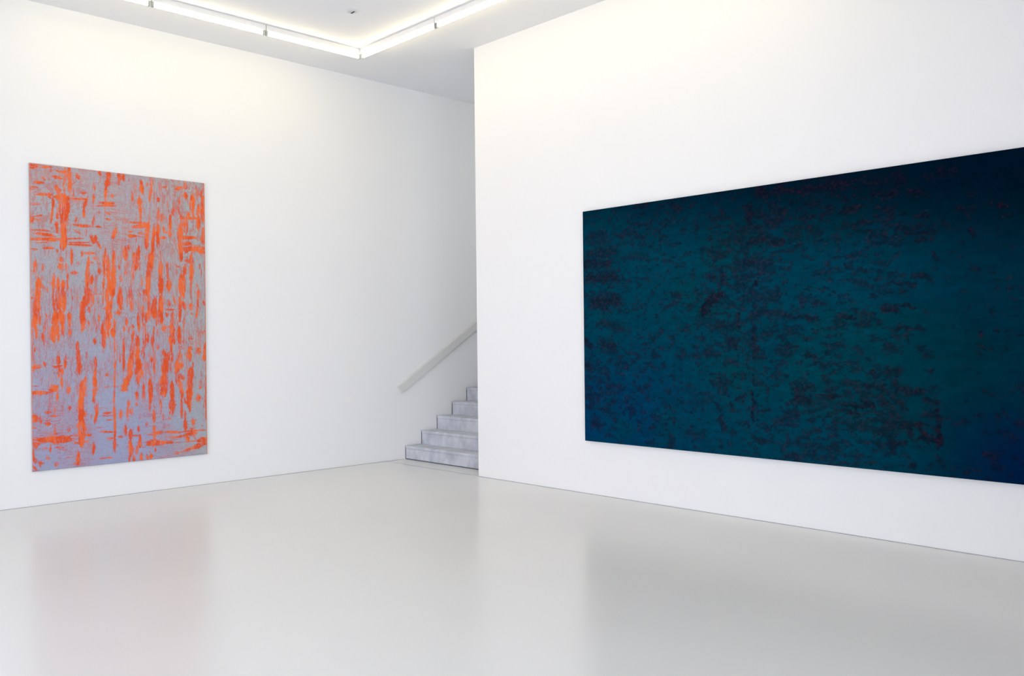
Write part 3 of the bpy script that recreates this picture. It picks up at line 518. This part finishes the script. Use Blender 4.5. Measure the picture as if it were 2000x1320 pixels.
PATCHES_DARK = (
    "67,2041,284,2040,83,60;67,1975,355,1979,55,60;236,2081,284,1976,55,70;390,2030,685,2031,45,70;67,1873,413,1875"
    ",101,75;5,1775,331,1763,101,85;67,1641,424,1621,119,85;188,1588,284,1574,55,80;212,1467,493,1447,45,70;127,137"
    "8,435,1395,119,85;127,1341,295,1327,55,80;17,1466,79,1464,56,70;505,1975,618,1930,54,50;516,1813,805,1792,62,5"
    "0;892,2038,934,2029,26,60;1102,2223,1184,2205,51,60;987,1753,1081,1721,43,65;1204,2008,1214,1974,34,60;1500,18"
    "90,1519,1880,33,80;1422,1566,1538,1559,49,60;1518,1355,1422,1267,107,100;1091,1405,1183,1401,51,70;717,1340,72"
    "3,1323,35,70;1244,1314,1314,1312,34,70;493,1635,527,1597,45,70;684,1589,751,1594,35,60;1018,1897,1102,1873,34,"
    "50;1324,1437,1353,1436,50,60;1461,1431,1519,1421,74,60;5,1020,85,950,71,90;32,748,72,728,91,90;255,979,383,940"
    ",109,80;229,890,433,891,39,60;268,672,332,683,49,70;306,545,357,556,59,70;229,482,433,495,49,60;18,434,125,428"
    ",40,80;45,536,72,527,60,70;125,719,203,725,40,60;268,305,293,307,59,60;124,177,190,182,80,80;382,243,395,224,4"
    "9,70;319,91,331,82,44,70;1062,97,1050,40,65,80;1185,922,1217,886,55,70;1129,839,1173,840,46,65;1315,868,1358,8"
    "68,63,65;1432,887,1505,887,54,80;1368,526,1516,531,27,60;1347,434,1526,487,54,50;1005,549,1039,541,47,65;785,4"
    "56,797,447,38,60;408,778,421,773,39,70;1401,1174,1526,1145,107,50;1250,1123,1294,1077,55,60;1073,1042,1079,977"
    ",37,70;256,1178,483,1125,88,60;383,1107,533,1114,68,60;1271,222,1282,213,36,70;1250,156,1421,142,54,60;960,417"
    ",1005,409,37,50;1495,629,1536,612,53,70;1944,2294,2039,2222,85,80;2057,2228,2278,2235,42,75;2305,2239,2600,221"
    "0,41,75;2616,2232,2667,2194,72,60;1847,2151,1915,2143,34,70;1895,2128,1895,1982,52,85;1729,2242,1748,2223,44,6"
    "0;1607,2142,1628,2096,44,60;2095,2089,2251,2076,42,65;2095,1996,2205,1994,50,75;2132,2043,2260,2038,33,65;2313"
    ",1991,2489,1981,29,70;2454,2090,2515,2075,49,60;2076,1948,2187,1937,29,75;2223,1929,2514,1889,23,70;2205,1893,"
    "2358,1875,21,60;1748,1944,1876,1958,43,70;1953,1959,1982,1948,43,80;1895,1913,2038,1900,26,70;1688,1897,1698,1"
    "861,35,70;1768,1855,1827,1850,52,65;1876,1829,2029,1850,68,85;2076,1821,2196,1811,67,90;2259,1822,2268,1805,41"
    ",60;2331,1787,2375,1788,33,70;2463,1870,2540,1847,40,60;2489,1811,2497,1769,32,60;2540,1758,2591,1778,32,60;15"
    "05,2127,1525,2071,36,50;1483,1781,1617,1753,53,80;1525,1716,1628,1726,44,80;1504,1664,1566,1633,36,60;1462,156"
    "8,1535,1555,62,80;1597,1622,1628,1515,79,85;1658,1768,1698,1756,44,70;1817,1678,2076,1635,94,80;1758,1543,2113"
    ",1565,51,75;1758,1473,1847,1460,69,75;1924,1474,1962,1497,51,90;1817,1592,1837,1530,43,60;1924,1397,2000,1351,"
    "68,70;2076,1407,2168,1378,42,70;2132,1430,2159,1420,34,70;2205,1593,2268,1589,42,70;2480,1535,2616,1544,48,60;"
    "2591,1489,2633,1471,28,70;1473,1335,1597,1402,80,100;1441,1300,1504,1307,71,100;2358,1313,2557,1289,41,75;2358"
    ",1362,2497,1348,24,60;1847,1426,1866,1339,34,60;2540,1705,2557,1700,24,70;1924,1302,1943,1285,34,80;1900,1224,"
    "2156,1228,63,70;2190,1196,2474,1185,41,85;2190,1238,2212,1227,31,60;1912,1119,1924,1002,63,85;1936,1034,1995,1"
    "028,32,70;2030,1075,2133,1074,42,70;2030,1023,2087,1022,36,70;1936,918,1959,918,74,85;1912,981,1930,844,48,80;"
    "1959,844,2053,856,31,60;2167,1022,2212,1016,41,75;2190,1114,2301,1082,41,60;2212,1052,2367,1046,41,60;2167,955"
    ",2323,950,29,85;2144,908,2257,888,46,65;2167,815,2223,826,41,75;2156,790,2201,790,26,70;2388,1020,2442,1015,28"
    ",70;2388,864,2485,870,28,85;2464,809,2569,806,40,85;2580,950,2642,950,35,80;2559,900,2580,890,35,80;2642,861,2"
    "672,861,49,70;2474,1070,2506,1069,25,70;1569,1124,1731,1121,97,75;1768,1206,1780,1110,37,90;1768,1153,1841,115"
    "2,32,70;1682,993,1731,960,86,85;1569,884,1594,873,54,70;1454,883,1493,884,50,70;1669,809,1731,810,65,65;1900,7"
    "70,1936,760,26,70;1906,706,1912,622,32,80;1912,622,2041,621,32,60;1569,677,1582,579,65,75;1544,632,1694,637,54"
    ",70;1632,570,1657,506,43,70;1743,488,1816,523,48,85;1694,443,1719,390,48,80;1900,558,1912,326,32,100;1947,402,"
    "2076,409,42,85;1840,290,1852,269,43,85;1743,289,1852,301,21,70;1594,307,1607,232,65,80;1518,467,1569,415,33,70"
    ";2301,603,2410,607,81,85;2257,490,2421,517,71,85;2212,405,2323,401,61,80;2167,351,2323,350,51,75;2421,356,2453"
    ",358,35,80;2495,560,2662,562,28,90;2579,613,2611,604,49,75;2495,490,2662,498,69,50;2029,260,2064,257,42,85;209"
    "9,275,2121,276,41,80;1936,264,2006,269,37,60;2167,253,2189,255,31,70;1912,168,2029,155,32,80;2029,145,2167,145"
    ",26,70;2223,170,2245,131,51,70;2279,133,2495,151,35,60;2495,121,2672,135,45,70;2212,36,2323,51,51,80;2355,79,2"
    "453,77,60,70;2442,46,2662,56,35,60;1569,66,1606,69,44,70;1706,228,1712,164,38,70;1816,54,1828,50,32,70;2323,67"
    "5,2388,672,40,60;1912,30,1959,24,26,70;2609,2272,2705,2223,101,60;2901,2206,3054,2204,44,60;3133,2229,3177,217"
    "9,70,70;3151,2287,3159,2278,26,70;2947,2093,2983,2089,36,70;3001,2105,3107,2092,44,65;3219,2087,3312,2084,52,6"
    "5;3338,2047,3395,2031,26,60;2696,2004,2772,2005,37,60;2837,2034,2874,2030,27,60;3045,1984,3098,1961,44,70;3185"
    ",1939,3211,1936,30,80;2965,1958,3036,1950,18,60;3304,1896,3362,1890,60,75;2818,1901,2938,1889,36,55;2667,1888,"
    "2753,1871,27,65;2809,1852,2919,1837,23,65;2910,1829,2947,1817,36,80;2992,1901,3036,1906,22,60;3089,1865,3142,1"
    "865,26,70;3133,1826,3228,1826,35,75;3245,1828,3412,1834,21,70;3219,1792,3354,1780,30,85;3362,1796,3420,1782,43"
    ",60;3279,1730,3337,1726,43,85;3371,1736,3420,1727,21,80;3107,1767,3185,1760,31,65;2910,1753,3159,1741,19,60;30"
    "81,1721,3176,1717,26,75;2648,1811,2705,1784,32,60;2734,1736,2743,1730,27,70;2677,1703,2686,1698,28,70;3395,161"
    "4,3408,1571,34,80;3404,1512,3412,1511,25,70;3027,1579,3089,1584,26,75;2910,1578,3001,1572,27,60;2724,1572,2790"
    ",1572,32,80;2992,1528,3027,1517,31,85;2892,1534,2910,1533,27,70;2799,1531,2864,1527,36,65;3081,1505,3089,1469,"
    "35,75;3159,1487,3194,1485,35,60;3270,1468,3379,1445,51,75;2974,1454,3001,1452,31,80;3089,1425,3279,1407,35,75;"
    "2846,1438,2947,1415,40,65;3176,1351,3228,1349,26,80;2947,1330,2992,1328,36,80;3001,1394,3036,1384,53,50;2677,1"
    "354,2753,1347,27,70;3045,1255,3253,1249,26,85;2686,1304,2753,1297,18,60;3477,1870,3501,1800,34,60;3525,1622,35"
    "33,1613,25,50;3509,1463,3517,1458,21,60;3354,2190,3379,2178,43,50;3461,2226,3485,2214,34,50;3133,2141,3116,209"
    "1,53,50;3043,1232,3152,1224,40,95;2688,1175,2806,1177,25,95;2688,1128,2753,1132,21,70;2869,1217,2921,1175,51,6"
    "5;2827,1105,2931,1114,51,65;3093,1081,3221,1084,25,85;3250,1079,3326,1078,34,75;3211,1069,3216,971,30,75;3093,"
    "1026,3250,1030,20,70;2589,951,2710,951,29,80;3043,951,3113,951,50,75;3023,916,3113,911,25,70;3043,881,3093,891"
    ",20,60;3152,897,3162,892,25,80;3288,922,3307,932,44,70;3345,883,3354,874,49,70;3364,917,3401,917,19,70;3326,77"
    "6,3392,782,24,80;3364,777,3383,758,24,80;2644,805,2710,811,26,80;2710,822,2795,823,29,75;2816,772,2858,778,26,"
    "75;2931,743,2962,739,35,90;2951,708,3053,731,35,70;3053,771,3143,763,50,75;3123,742,3123,713,40,80;2688,650,27"
    "52,657,26,80;3113,683,3113,603,50,80;2900,636,3033,650,45,80;3013,639,3023,589,40,80;3142,624,3326,601,59,80;3"
    "172,645,3182,635,25,85;2848,573,3013,549,71,65;2589,615,2611,605,31,80;2589,557,2677,558,23,90;2795,488,2921,4"
    "94,61,95;2709,479,2752,486,29,80;2709,437,2848,429,29,85;2848,419,2921,443,31,70;2622,354,2655,356,26,80;2709,"
    "360,2742,346,26,75;2837,357,2869,338,36,75;2869,338,2941,333,25,70;3023,519,3063,511,60,80;3133,524,3172,486,6"
    "9,70;3172,467,3211,469,30,85;3345,543,3420,542,48,80;3354,651,3401,647,19,70;3259,598,3307,591,49,70;3221,607,"
    "3420,614,39,40;3326,455,3429,432,58,75;3420,489,3424,412,34,85;3013,408,3053,410,50,60;3043,360,3288,375,40,85"
    ";3013,317,3191,339,50,80;3201,350,3250,245,49,85;3298,366,3326,270,44,90;3424,374,3424,220,39,95;3297,268,3438"
    ",259,48,95;3307,357,3429,364,29,70;2982,285,3093,283,50,75;3063,251,3093,173,60,85;3093,193,3172,229,30,90;258"
    "9,142,2688,150,31,70;2622,176,2655,179,26,60;2589,84,2869,109,23,70;2622,35,2666,39,26,70;3191,142,3201,133,39"
    ",70;3221,66,3259,69,39,90;3133,52,3162,55,20,70;3250,206,3335,213,20,50;3429,124,3457,117,38,60;3429,66,3447,6"
    "3,29,60;3521,61,3566,70,19,70;3530,390,3575,402,43,60;3475,430,3489,426,19,60;3512,1094,3530,1089,24,50;3354,7"
    "8,3382,81,29,50;3521,23,3530,19,24,70;3297,34,3345,34,19,60;3662,2025,3706,2020,28,50;3767,1943,3788,1936,23,6"
    "0;3860,1924,3910,1913,32,80;3583,1917,3627,1908,38,75;3658,1923,3689,1920,28,65;3654,1867,3667,1861,23,55;3860"
    ",1850,3918,1844,32,60;3474,1862,3497,1802,29,50;3565,1791,3578,1785,24,50;3667,1786,3697,1718,33,85;3591,1708,"
    "3614,1702,24,65;3809,1727,3826,1725,18,50;3918,1626,3927,1616,32,50;3818,1754,3852,1778,18,50;3519,1619,3538,1"
    "618,24,50;3591,1590,3605,1589,24,60;3395,1609,3400,1570,29,70;3662,1506,3706,1493,37,60;3788,1465,3818,1459,23"
    ",75;3835,1414,3860,1411,18,60;3885,1409,3918,1417,23,60;3506,1463,3515,1462,19,60;3627,1442,3636,1441,19,50;38"
    "01,1349,3826,1348,23,65;3889,1354,3898,1317,23,60;3910,1335,3935,1339,18,50;3596,1340,3609,1339,24,50;3796,121"
    "1,3805,1183,28,60;3885,1263,3935,1266,18,50;3627,1211,3645,1211,19,50;3334,1205,3372,1195,29,60;3749,1240,3758"
    ",1240,19,50;3951,1211,3968,1210,18,50;3960,1337,3988,1336,18,50;3455,2228,3529,2189,48,45;3556,2214,3578,2201,"
    "28,50;3336,1202,3376,1191,31,60;3797,1209,3810,1174,24,60;3864,1173,3934,1168,15,50;3503,1097,3532,1096,20,50;"
    "3710,1039,3724,1024,30,80;3819,1062,3837,1057,27,80;3636,1045,3645,1045,20,50;3873,1008,3882,1008,17,50;3882,1"
    "042,3986,1027,21,60;3701,950,3738,935,30,60;3692,896,3719,876,30,70;3756,921,3801,931,18,50;3873,936,3886,936,"
    "21,60;3828,892,3837,892,18,50;3952,878,3965,878,17,50;3692,762,3705,763,20,60;3570,795,3664,791,14,50;3890,766"
    ",3904,767,15,50;3598,565,3622,566,20,60;3719,640,3783,612,25,60;3899,646,3908,637,29,50;3960,677,3986,620,48,5"
    "0;3682,460,3738,463,22,60;3864,490,3881,471,34,70;3810,457,3837,459,39,60;3541,402,3636,403,22,65;3943,417,398"
    "6,420,34,60;3728,344,3756,341,25,60;3819,360,3837,352,34,60;3864,344,3926,329,58,50;3747,179,3810,174,49,70;37"
    "65,200,3855,222,21,70;3783,123,3846,100,39,60;3917,174,3943,172,24,60;3969,150,3989,152,19,60;3522,63,3570,73,"
    "20,65;3626,68,3692,70,30,65;3617,47,3626,38,30,70;3890,66,3917,68,24,60;3756,32,3774,24,20,60;3435,131,3454,11"
    "2,31,70;3351,87,3366,83,21,60;3326,461,3366,473,31,60;3366,473,3415,425,41,70")

def parse(s):
    return [tuple(int(v) for v in t.split(',')) for t in ''.join(s).split(';')]

def lay_strokes(U, V, strokes, taper, ragged, soft, seed, wig=0.35, grow=1.05, bristle=True):
    """union of tapered brush marks; U, V in metres"""
    M = np.zeros_like(U)
    du = U[0,1]-U[0,0]; dv = V[1,0]-V[0,0]
    n1 = (fbm(U*95, V*55, seed, 3)-0.5)*1.2
    for i, (x0, y0, x1, y1, w, k) in enumerate(strokes):
        x0, y0, x1, y1, w = x0/1000, y0/1000, x1/1000, y1/1000, w/1000
        L = math.hypot(x1-x0, y1-y0)
        if L < 1e-4: x1 += 0.004; L = 0.004
        r = w/2*grow
        e = r + 0.02
        j0 = max(0, int((min(x0,x1)-e)/du)); j1 = min(U.shape[1], int((max(x0,x1)+e)/du)+2)
        i0 = max(0, int((min(y0,y1)-e)/dv)); i1 = min(U.shape[0], int((max(y0,y1)+e)/dv)+2)
        if j1 <= j0 or i1 <= i0: continue
        u = U[i0:i1, j0:j1]; v = V[i0:i1, j0:j1]
        ax, ay = (x1-x0)/L, (y1-y0)/L
        t = (u-x0)*ax + (v-y0)*ay; s = -(u-x0)*ay + (v-y0)*ax
        tt = np.clip(t/L, 0, 1)
        wob = (vnoise(t*28 + i*7.7, np.full_like(t, i*3.1), seed+40)-0.5)*r*wig*2
        if bristle:
            # ragged brush ends: every hair starts and stops a little earlier or later
            jag = (vnoise(s*170 + i*3.3, np.full_like(s, i*1.7), seed+70)-0.5)*min(0.35*L, 0.05)
        else:
            jag = 0.0
        over = np.maximum(np.maximum(-t+jag, t-L+jag), 0)
        prof = r*(1 - taper*np.abs(2*tt-1)**2.5)
        dist = np.hypot(s-wob, over*0.9)
        m = 1 - sstep(1-soft, 1+soft, dist/prof + n1[i0:i1, j0:j1]*ragged)
        if bristle:
            br = 0.65*vnoise(s*150 + i*5.1, t*9, seed+60) + 0.35*vnoise(s*75 + i, t*16, seed+61)
            c = 0.97 - 0.84*(k/100)
            m = m*sstep(c-0.07, c+0.07, br)
        else:
            m = m*(k/100)
        M[i0:i1, j0:j1] = np.maximum(M[i0:i1, j0:j1], m)
    return M

def pigment_left(U, V):
    W_, H_ = 1.759, 2.984
    M = lay_strokes(U, V, parse(STROKES_ORANGE), 0.50, 0.60, 0.14, 11, 0.12, 1.22)
    # thin scraped lines everywhere, upright in the middle, criss-cross near the edges
    wx = 0.010*(fbm(U*12, V*12, 5, 2)-0.5)*2
    wy = 0.010*(fbm(U*12+40, V*12, 6, 2)-0.5)*2
    def ridge(fx, fy, seed):
        return 1-np.abs(2*fbm((U+wx)*fx, (V+wy)*fy, seed, 3)-1)
    dens = fbm(U*2.6+4, V*1.7+2, 51, 3)
    horiz = np.clip(sstep(2.0, 2.35, V)*(1-sstep(0.7, 1.3, U)) + (1-sstep(0.45, 0.8, V)), 0, 1)*0.75
    busy = sstep(0.30, 0.55, dens + 0.12*(1-horiz)*sstep(0.5, 1.0, V)*(1-sstep(2.3, 2.6, V)) - 0.03)
    near = fbm(U*9, V*4, 53, 2)
    vline = sstep(0.86, 0.96, ridge(62, 7, 21))
    vline2 = sstep(0.84, 0.97, ridge(120, 16, 25))
    hline = sstep(0.87, 0.96, ridge(7, 70, 31))
    wisps = sstep(0.56, 0.66, fbm((U+wx)*85, V*9, 41, 3))*(1-horiz) + sstep(0.57, 0.66, fbm(U*10, (V+wy)*80, 43, 3))*horiz
    lines = np.maximum(vline*(1-0.5*horiz), hline*horiz*1.2)
    lines = np.maximum(lines, vline2*0.6)
    grain = 0.45+0.55*vnoise(U*260, V*260, 71)
    hz = np.clip(lines*0.42*busy + wisps*0.80*busy*sstep(0.35,0.6,near) + lines*0.12, 0, 1)*grain
    # halo of broken paint round the big marks
    halo = lay_strokes(U, V, [q for q in parse(STROKES_ORANGE) if q[4] > 7], 0.3, 1.2, 0.5, 12, 0.4, 2.1, False)
    hz = np.maximum(hz, halo*wisps*1.0*grain); hz = np.maximum(hz, halo*vline2*0.35)
    corner = sstep(1.05, 1.45, U)*sstep(1.95, 2.35, V) + 0.8*(1-sstep(0.35, 0.75, U))*sstep(2.15, 2.4, V)
    tangle = sstep(0.52, 0.62, fbm((U+2*wx)*60, (V+wy)*22, 45, 3))
    hz = np.maximum(hz, np.clip(corner, 0, 1)*tangle*0.72*grain)
    M = np.clip(np.maximum(M, hz*0.9), 0, 1)
    # fine upright scratches let the ground show through the orange
    cut = sstep(0.88, 0.97, ridge(70, 6, 81))*0.30
    M = M*(1-cut)
    gA = np.array(s2l((170, 174, 181))); gB = np.array(s2l((154, 164, 197))); gC = np.array(s2l((165, 176, 178)))
    b = sstep(0.25, 1.0, (H_-V)/H_)[..., None]*0.85  # bluer towards the bottom, partly the tint of the light painted in
    ground = gA*(1-b) + gB*b
    c = (sstep(0.62, 1.0, U/W_)*0.8)[..., None]  # greener to the right, again partly light tint in the colour
    ground = ground*(1-c) + gC*c
    ground = ground*(0.90+0.20*fbm(U*150, V*150, 91, 2))[..., None]
    dust = (sstep(0.35, 0.75, vnoise(U*230, V*200, 94))*(0.10+0.30*busy)*0.42)[..., None]
    ground = ground*(1-dust) + np.array(s2l((176, 116, 112)))*dust
    dl = (np.maximum(sstep(0.88, 0.97, ridge(80, 10, 96))*(1-horiz), sstep(0.88, 0.97, ridge(10, 80, 98))*horiz)*0.28)[..., None]
    ground = ground*(1-dl) + np.array(s2l((128, 112, 124)))*dl
    o1 = np.array(s2l((236, 108, 52))); o2 = np.array(s2l((224, 84, 36)))
    q = sstep(0.38, 0.62, fbm(U*14, V*8, 97, 3))[..., None]
    orange = o1*(1-q) + o2*q
    Mx = M[..., None]
    rim = np.clip(1-np.abs(M-0.4)/0.3, 0, 1)[..., None]*0.14       # darker rim of each mark
    col = (ground*(1-Mx) + orange*Mx)*(1-rim)
    edge = ((U > W_-0.010) | (U < 0.006))
    col[edge] = col[edge]*0.35 + o1*0.65
    return col*PAINT_L_GAIN, M
PAINT_L_GAIN = 0.97

def pigment_right(U, V):
    HH = 2.304
    wu = U + 0.07*(fbm(U*20, V*26, 171, 3)-0.5); wv = V + 0.06*(fbm(U*20+50, V*26, 181, 3)-0.5)
    P = lay_strokes(U, V, parse(PATCHES_DARK), 0.15, 1.9, 0.55, 111, 0.2, 1.05, False)
    # resample through the warp so every patch gets a blotchy outline
    nv, nu = U.shape
    du = U[0,1]-U[0,0]; dv = V[1,0]-V[0,0]
    iu = np.clip(wu/du, 0, nu-1.001); iv = np.clip(wv/dv, 0, nv-1.001)
    a0 = iu.astype(int); b0 = iv.astype(int); fu = iu-a0; fv = iv-b0
    P = (P[b0,a0]*(1-fu)+P[b0,a0+1]*fu)*(1-fv) + (P[b0+1,a0]*(1-fu)+P[b0+1,a0+1]*fu)*fv
    dens = fbm(U*1.6, V*2.2, 121, 3)
    mott = fbm(U*22, V*34, 131, 5, 0.6)
    quiet = 1-0.8*sstep(3.12, 3.22, U)
    P2 = sstep(0.535, 0.62, mott + 0.30*(dens-0.5) - 0.05*(1-quiet))*0.66*quiet
    fine = sstep(0.55, 0.8, vnoise(U*55, V*70, 133))*0.25*quiet
    P = np.clip(np.maximum(np.maximum(P, P2), fine), 0, 1)
    P = P*(0.75+0.35*fbm(U*48, V*60, 137, 2))
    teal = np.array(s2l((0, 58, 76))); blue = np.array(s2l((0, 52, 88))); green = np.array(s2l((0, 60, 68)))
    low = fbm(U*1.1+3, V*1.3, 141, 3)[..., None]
    bl = (sstep(1.3, 0.0, V)*(1-sstep(0.4, 1.9, U)))[..., None]*0.9  # bluer lower left, partly a tint of the light mixed into the pigment
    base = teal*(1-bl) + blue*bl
    g = sstep(0.45, 0.65, low)*0.5
    base = base*(1-g) + green*g
    base = base*(0.80+0.40*fbm(U*9, V*30, 151, 3))[..., None]
    # darker towards the top and right; partly uneven light painted into the pigment
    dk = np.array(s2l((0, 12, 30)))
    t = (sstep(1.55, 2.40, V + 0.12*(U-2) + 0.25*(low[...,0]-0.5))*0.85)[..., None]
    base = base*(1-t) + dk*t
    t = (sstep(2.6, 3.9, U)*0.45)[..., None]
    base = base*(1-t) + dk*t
    d2 = np.array(s2l((0, 24, 66)))  # bluer lower right corner, also partly lighting put into the colour
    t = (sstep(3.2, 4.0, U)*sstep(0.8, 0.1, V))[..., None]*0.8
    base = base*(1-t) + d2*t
    dark = np.array(s2l((14, 14, 30))); maroon = np.array(s2l((54, 22, 36)))
    sp = sstep(0.45, 0.85, vnoise(U*60, V*85, 161))[..., None]*0.6
    dark = dark*(1-sp) + maroon*sp
    Px = (np.clip(P,0,1)*0.88)[..., None]
    col = base*(1-Px) + dark*Px
    col[np.abs(U-1.405) < 0.003] *= 0.8
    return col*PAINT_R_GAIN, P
PAINT_R_GAIN = 1.0

def canvas(name, label, W, Hh, depth, nu, nv, pig, mat, frame, relief):
    """frame(u, v, d) -> world; the painted face is a fine grid folded over the stretcher's sides"""
    base = frame(W/2, 0, 0)
    root = thing(name, label, 'painting', base)
    U, V = np.meshgrid(np.linspace(0, W, nu), np.linspace(0, Hh, nv))
    col, M = pig(U, V)
    e = np.minimum(np.minimum(U, W-U), np.minimum(V, Hh-V))
    d0 = depth - 0.004*np.clip(1-e/0.006, 0, 1)**2 + relief*M*np.clip(e/0.01, 0, 1)
    o = np.array(frame(0,0,0)); eu = np.array(frame(1,0,0))-o; ev = np.array(frame(0,1,0))-o; ed = np.array(frame(0,0,1))-o
    off = o - np.array(base)
    P = off + U[...,None]*eu + V[...,None]*ev + d0[...,None]*ed
    verts = P.reshape(-1, 3)
    idx = np.arange(nu*nv).reshape(nv, nu)
    # side strips: the rim copied back to 2 mm from the wall
    rim = np.concatenate([idx[0, :-1], idx[:-1, -1], idx[-1, :0:-1], idx[:0:-1, 0]])
    uu = U.reshape(-1)[rim]; vv = V.reshape(-1)[rim]
    back = off + uu[:,None]*eu + vv[:,None]*ev + 0.006*ed
    nb = len(rim); b0 = len(verts)
    allv = np.concatenate([verts, back])
    q = np.stack([idx[:-1,:-1], idx[:-1,1:], idx[1:,1:], idx[1:,:-1]], -1).reshape(-1, 4)
    r2 = np.roll(rim, -1); bi = b0 + np.arange(nb); b2 = np.roll(bi, -1)
    side = np.stack([r2, rim, bi, b2], -1)
    if np.dot(np.cross(eu, ev), ed) < 0:
        q = q[:, ::-1]; side = side[:, ::-1]
    faces = np.concatenate([q, side])
    me = bpy.data.meshes.new('canvas')
    me.vertices.add(len(allv)); me.vertices.foreach_set('co', allv.astype(np.float32).ravel())
    me.loops.add(faces.size); me.loops.foreach_set('vertex_index', faces.astype(np.int32).ravel())
    me.polygons.add(len(faces))
    me.polygons.foreach_set('loop_start', (np.arange(len(faces))*4).astype(np.int32))
    mi = np.zeros(len(faces), np.int32); mi[len(q):] = 1
    me.materials.append(mat); me.materials.append(M_LINEN if relief else mat)
    me.polygons.foreach_set('material_index', mi)
    me.update(calc_edges=True)
    me.polygons.foreach_set('use_smooth', np.concatenate([np.ones(len(q), bool), np.zeros(len(side), bool)]))
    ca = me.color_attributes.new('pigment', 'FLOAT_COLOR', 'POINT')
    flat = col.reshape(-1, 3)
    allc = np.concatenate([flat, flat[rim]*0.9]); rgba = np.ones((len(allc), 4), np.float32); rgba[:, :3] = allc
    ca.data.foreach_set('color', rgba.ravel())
    oc = bpy.data.objects.new('canvas', me); C.objects.link(oc); oc.parent = root
    # wooden stretcher behind the cloth
    bm = bmesh.new()
    def bar(u0, u1, v0, v1):
        a = np.array(frame(u0, v0, 0.002))-np.array(base); b = np.array(frame(u1, v1, depth-0.012))-np.array(base)
        lo = np.minimum(a, b); hi = np.maximum(a, b)
        add_box(bm, lo[0], hi[0], lo[1], hi[1], lo[2], hi[2])
    g = 0.006
    bar(g, W-g, g, 0.06); bar(g, W-g, Hh-0.06, Hh-g); bar(g, 0.06, 0.0601, Hh-0.0601); bar(W-0.06, W-g, 0.0601, Hh-0.0601)
    bar(W/2-0.03, W/2+0.03, 0.0601, Hh-0.0601)
    obj('stretcher_frame', bm, M_WOOD, root)
    return root

# left wall: u runs along +Y, painted face looks to +X
canvas('abstract_painting', 'tall abstract canvas of orange strokes over blue grey on the left wall',
       1.759, 2.984, 0.030, 420, 712, pigment_left, M_PAINT_L,
       lambda u, v, d_: (d_, -4.159+u, 0.338+v), 0.0012)
# right wall: u runs along +X, painted face looks to -Y
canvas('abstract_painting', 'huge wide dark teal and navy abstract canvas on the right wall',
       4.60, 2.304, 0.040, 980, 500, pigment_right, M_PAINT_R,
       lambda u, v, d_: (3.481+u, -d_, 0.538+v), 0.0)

# ------------------------------------------------------------------ daylight
w = bpy.data.worlds.new('sky'); scene.world = w; w.use_nodes = True
nt = w.node_tree; bg = nt.nodes['Background']
bg.inputs['Color'].default_value = (0.96, 0.92, 1.0, 1); bg.inputs['Strength'].default_value = 2.6

def daylight(name, loc, rot, sx, sy, power, col):
    li = bpy.data.lights.new(name, 'AREA'); li.shape = 'RECTANGLE'; li.size = sx; li.size_y = sy
    li.energy = power; li.color = col
    o = bpy.data.objects.new(name, li); C.objects.link(o); o.location = loc; o.rotation_euler = rot
    return o
DAY_REAR, DAY_EAST, FILL_STAIR = 400.0, 380.0, 78.0
daylight('daylight_rear', ((RX0+RX1)/2, Y_REAR-0.25, (RZ0+RZ1)/2), (math.radians(90), 0, 0), RX1-RX0-.1, RZ1-RZ0-.1, DAY_REAR, (0.79, 0.80, 1.0))
daylight('daylight_east', (X_EAST+0.25, (EY0+EY1)/2, (EZ0+EZ1)/2), (math.radians(90), 0, math.radians(90)), EY1-EY0-.1, EZ1-EZ0-.1, DAY_EAST, (0.75, 0.79, 1.0))
daylight('fill_stairs', ((SX0+SX1)/2, Y_DEEP+0.25, (SZ0+SZ1)/2), (math.radians(-90), 0, 0), SX1-SX0-.1, SZ1-SZ0-.1, FILL_STAIR, (0.90, 0.93, 1.0))  # added fill light for the dark stairwell

# ------------------------------------------------------------------ camera
cam = bpy.data.cameras.new('camera'); co = bpy.data.objects.new('camera', cam); C.objects.link(co)
yaw, pitch, roll = math.radians(46.092), math.radians(-0.007), math.radians(-0.628)
F = Vector((-math.sin(yaw)*math.cos(pitch), math.cos(yaw)*math.cos(pitch), math.sin(pitch)))
R = Vector((math.cos(yaw), math.sin(yaw), 0)); U = R.cross(F)
R2 = R*math.cos(roll) + U*math.sin(roll); U2 = -R*math.sin(roll) + U*math.cos(roll)
m = Matrix((R2, U2, -F)).transposed().to_4x4(); m.translation = Vector((9.409, -6.749, 1.58))
co.matrix_world = m
cam.sensor_width = 36.0; cam.lens = 36.0*1731.45/2000; cam.clip_start = 0.05
scene.camera = co

vs_ = scene.view_settings
vs_.view_transform = 'Standard'; vs_.look = 'None'; vs_.gamma = 1.0; vs_.use_curve_mapping = False
vs_.exposure = -0.06
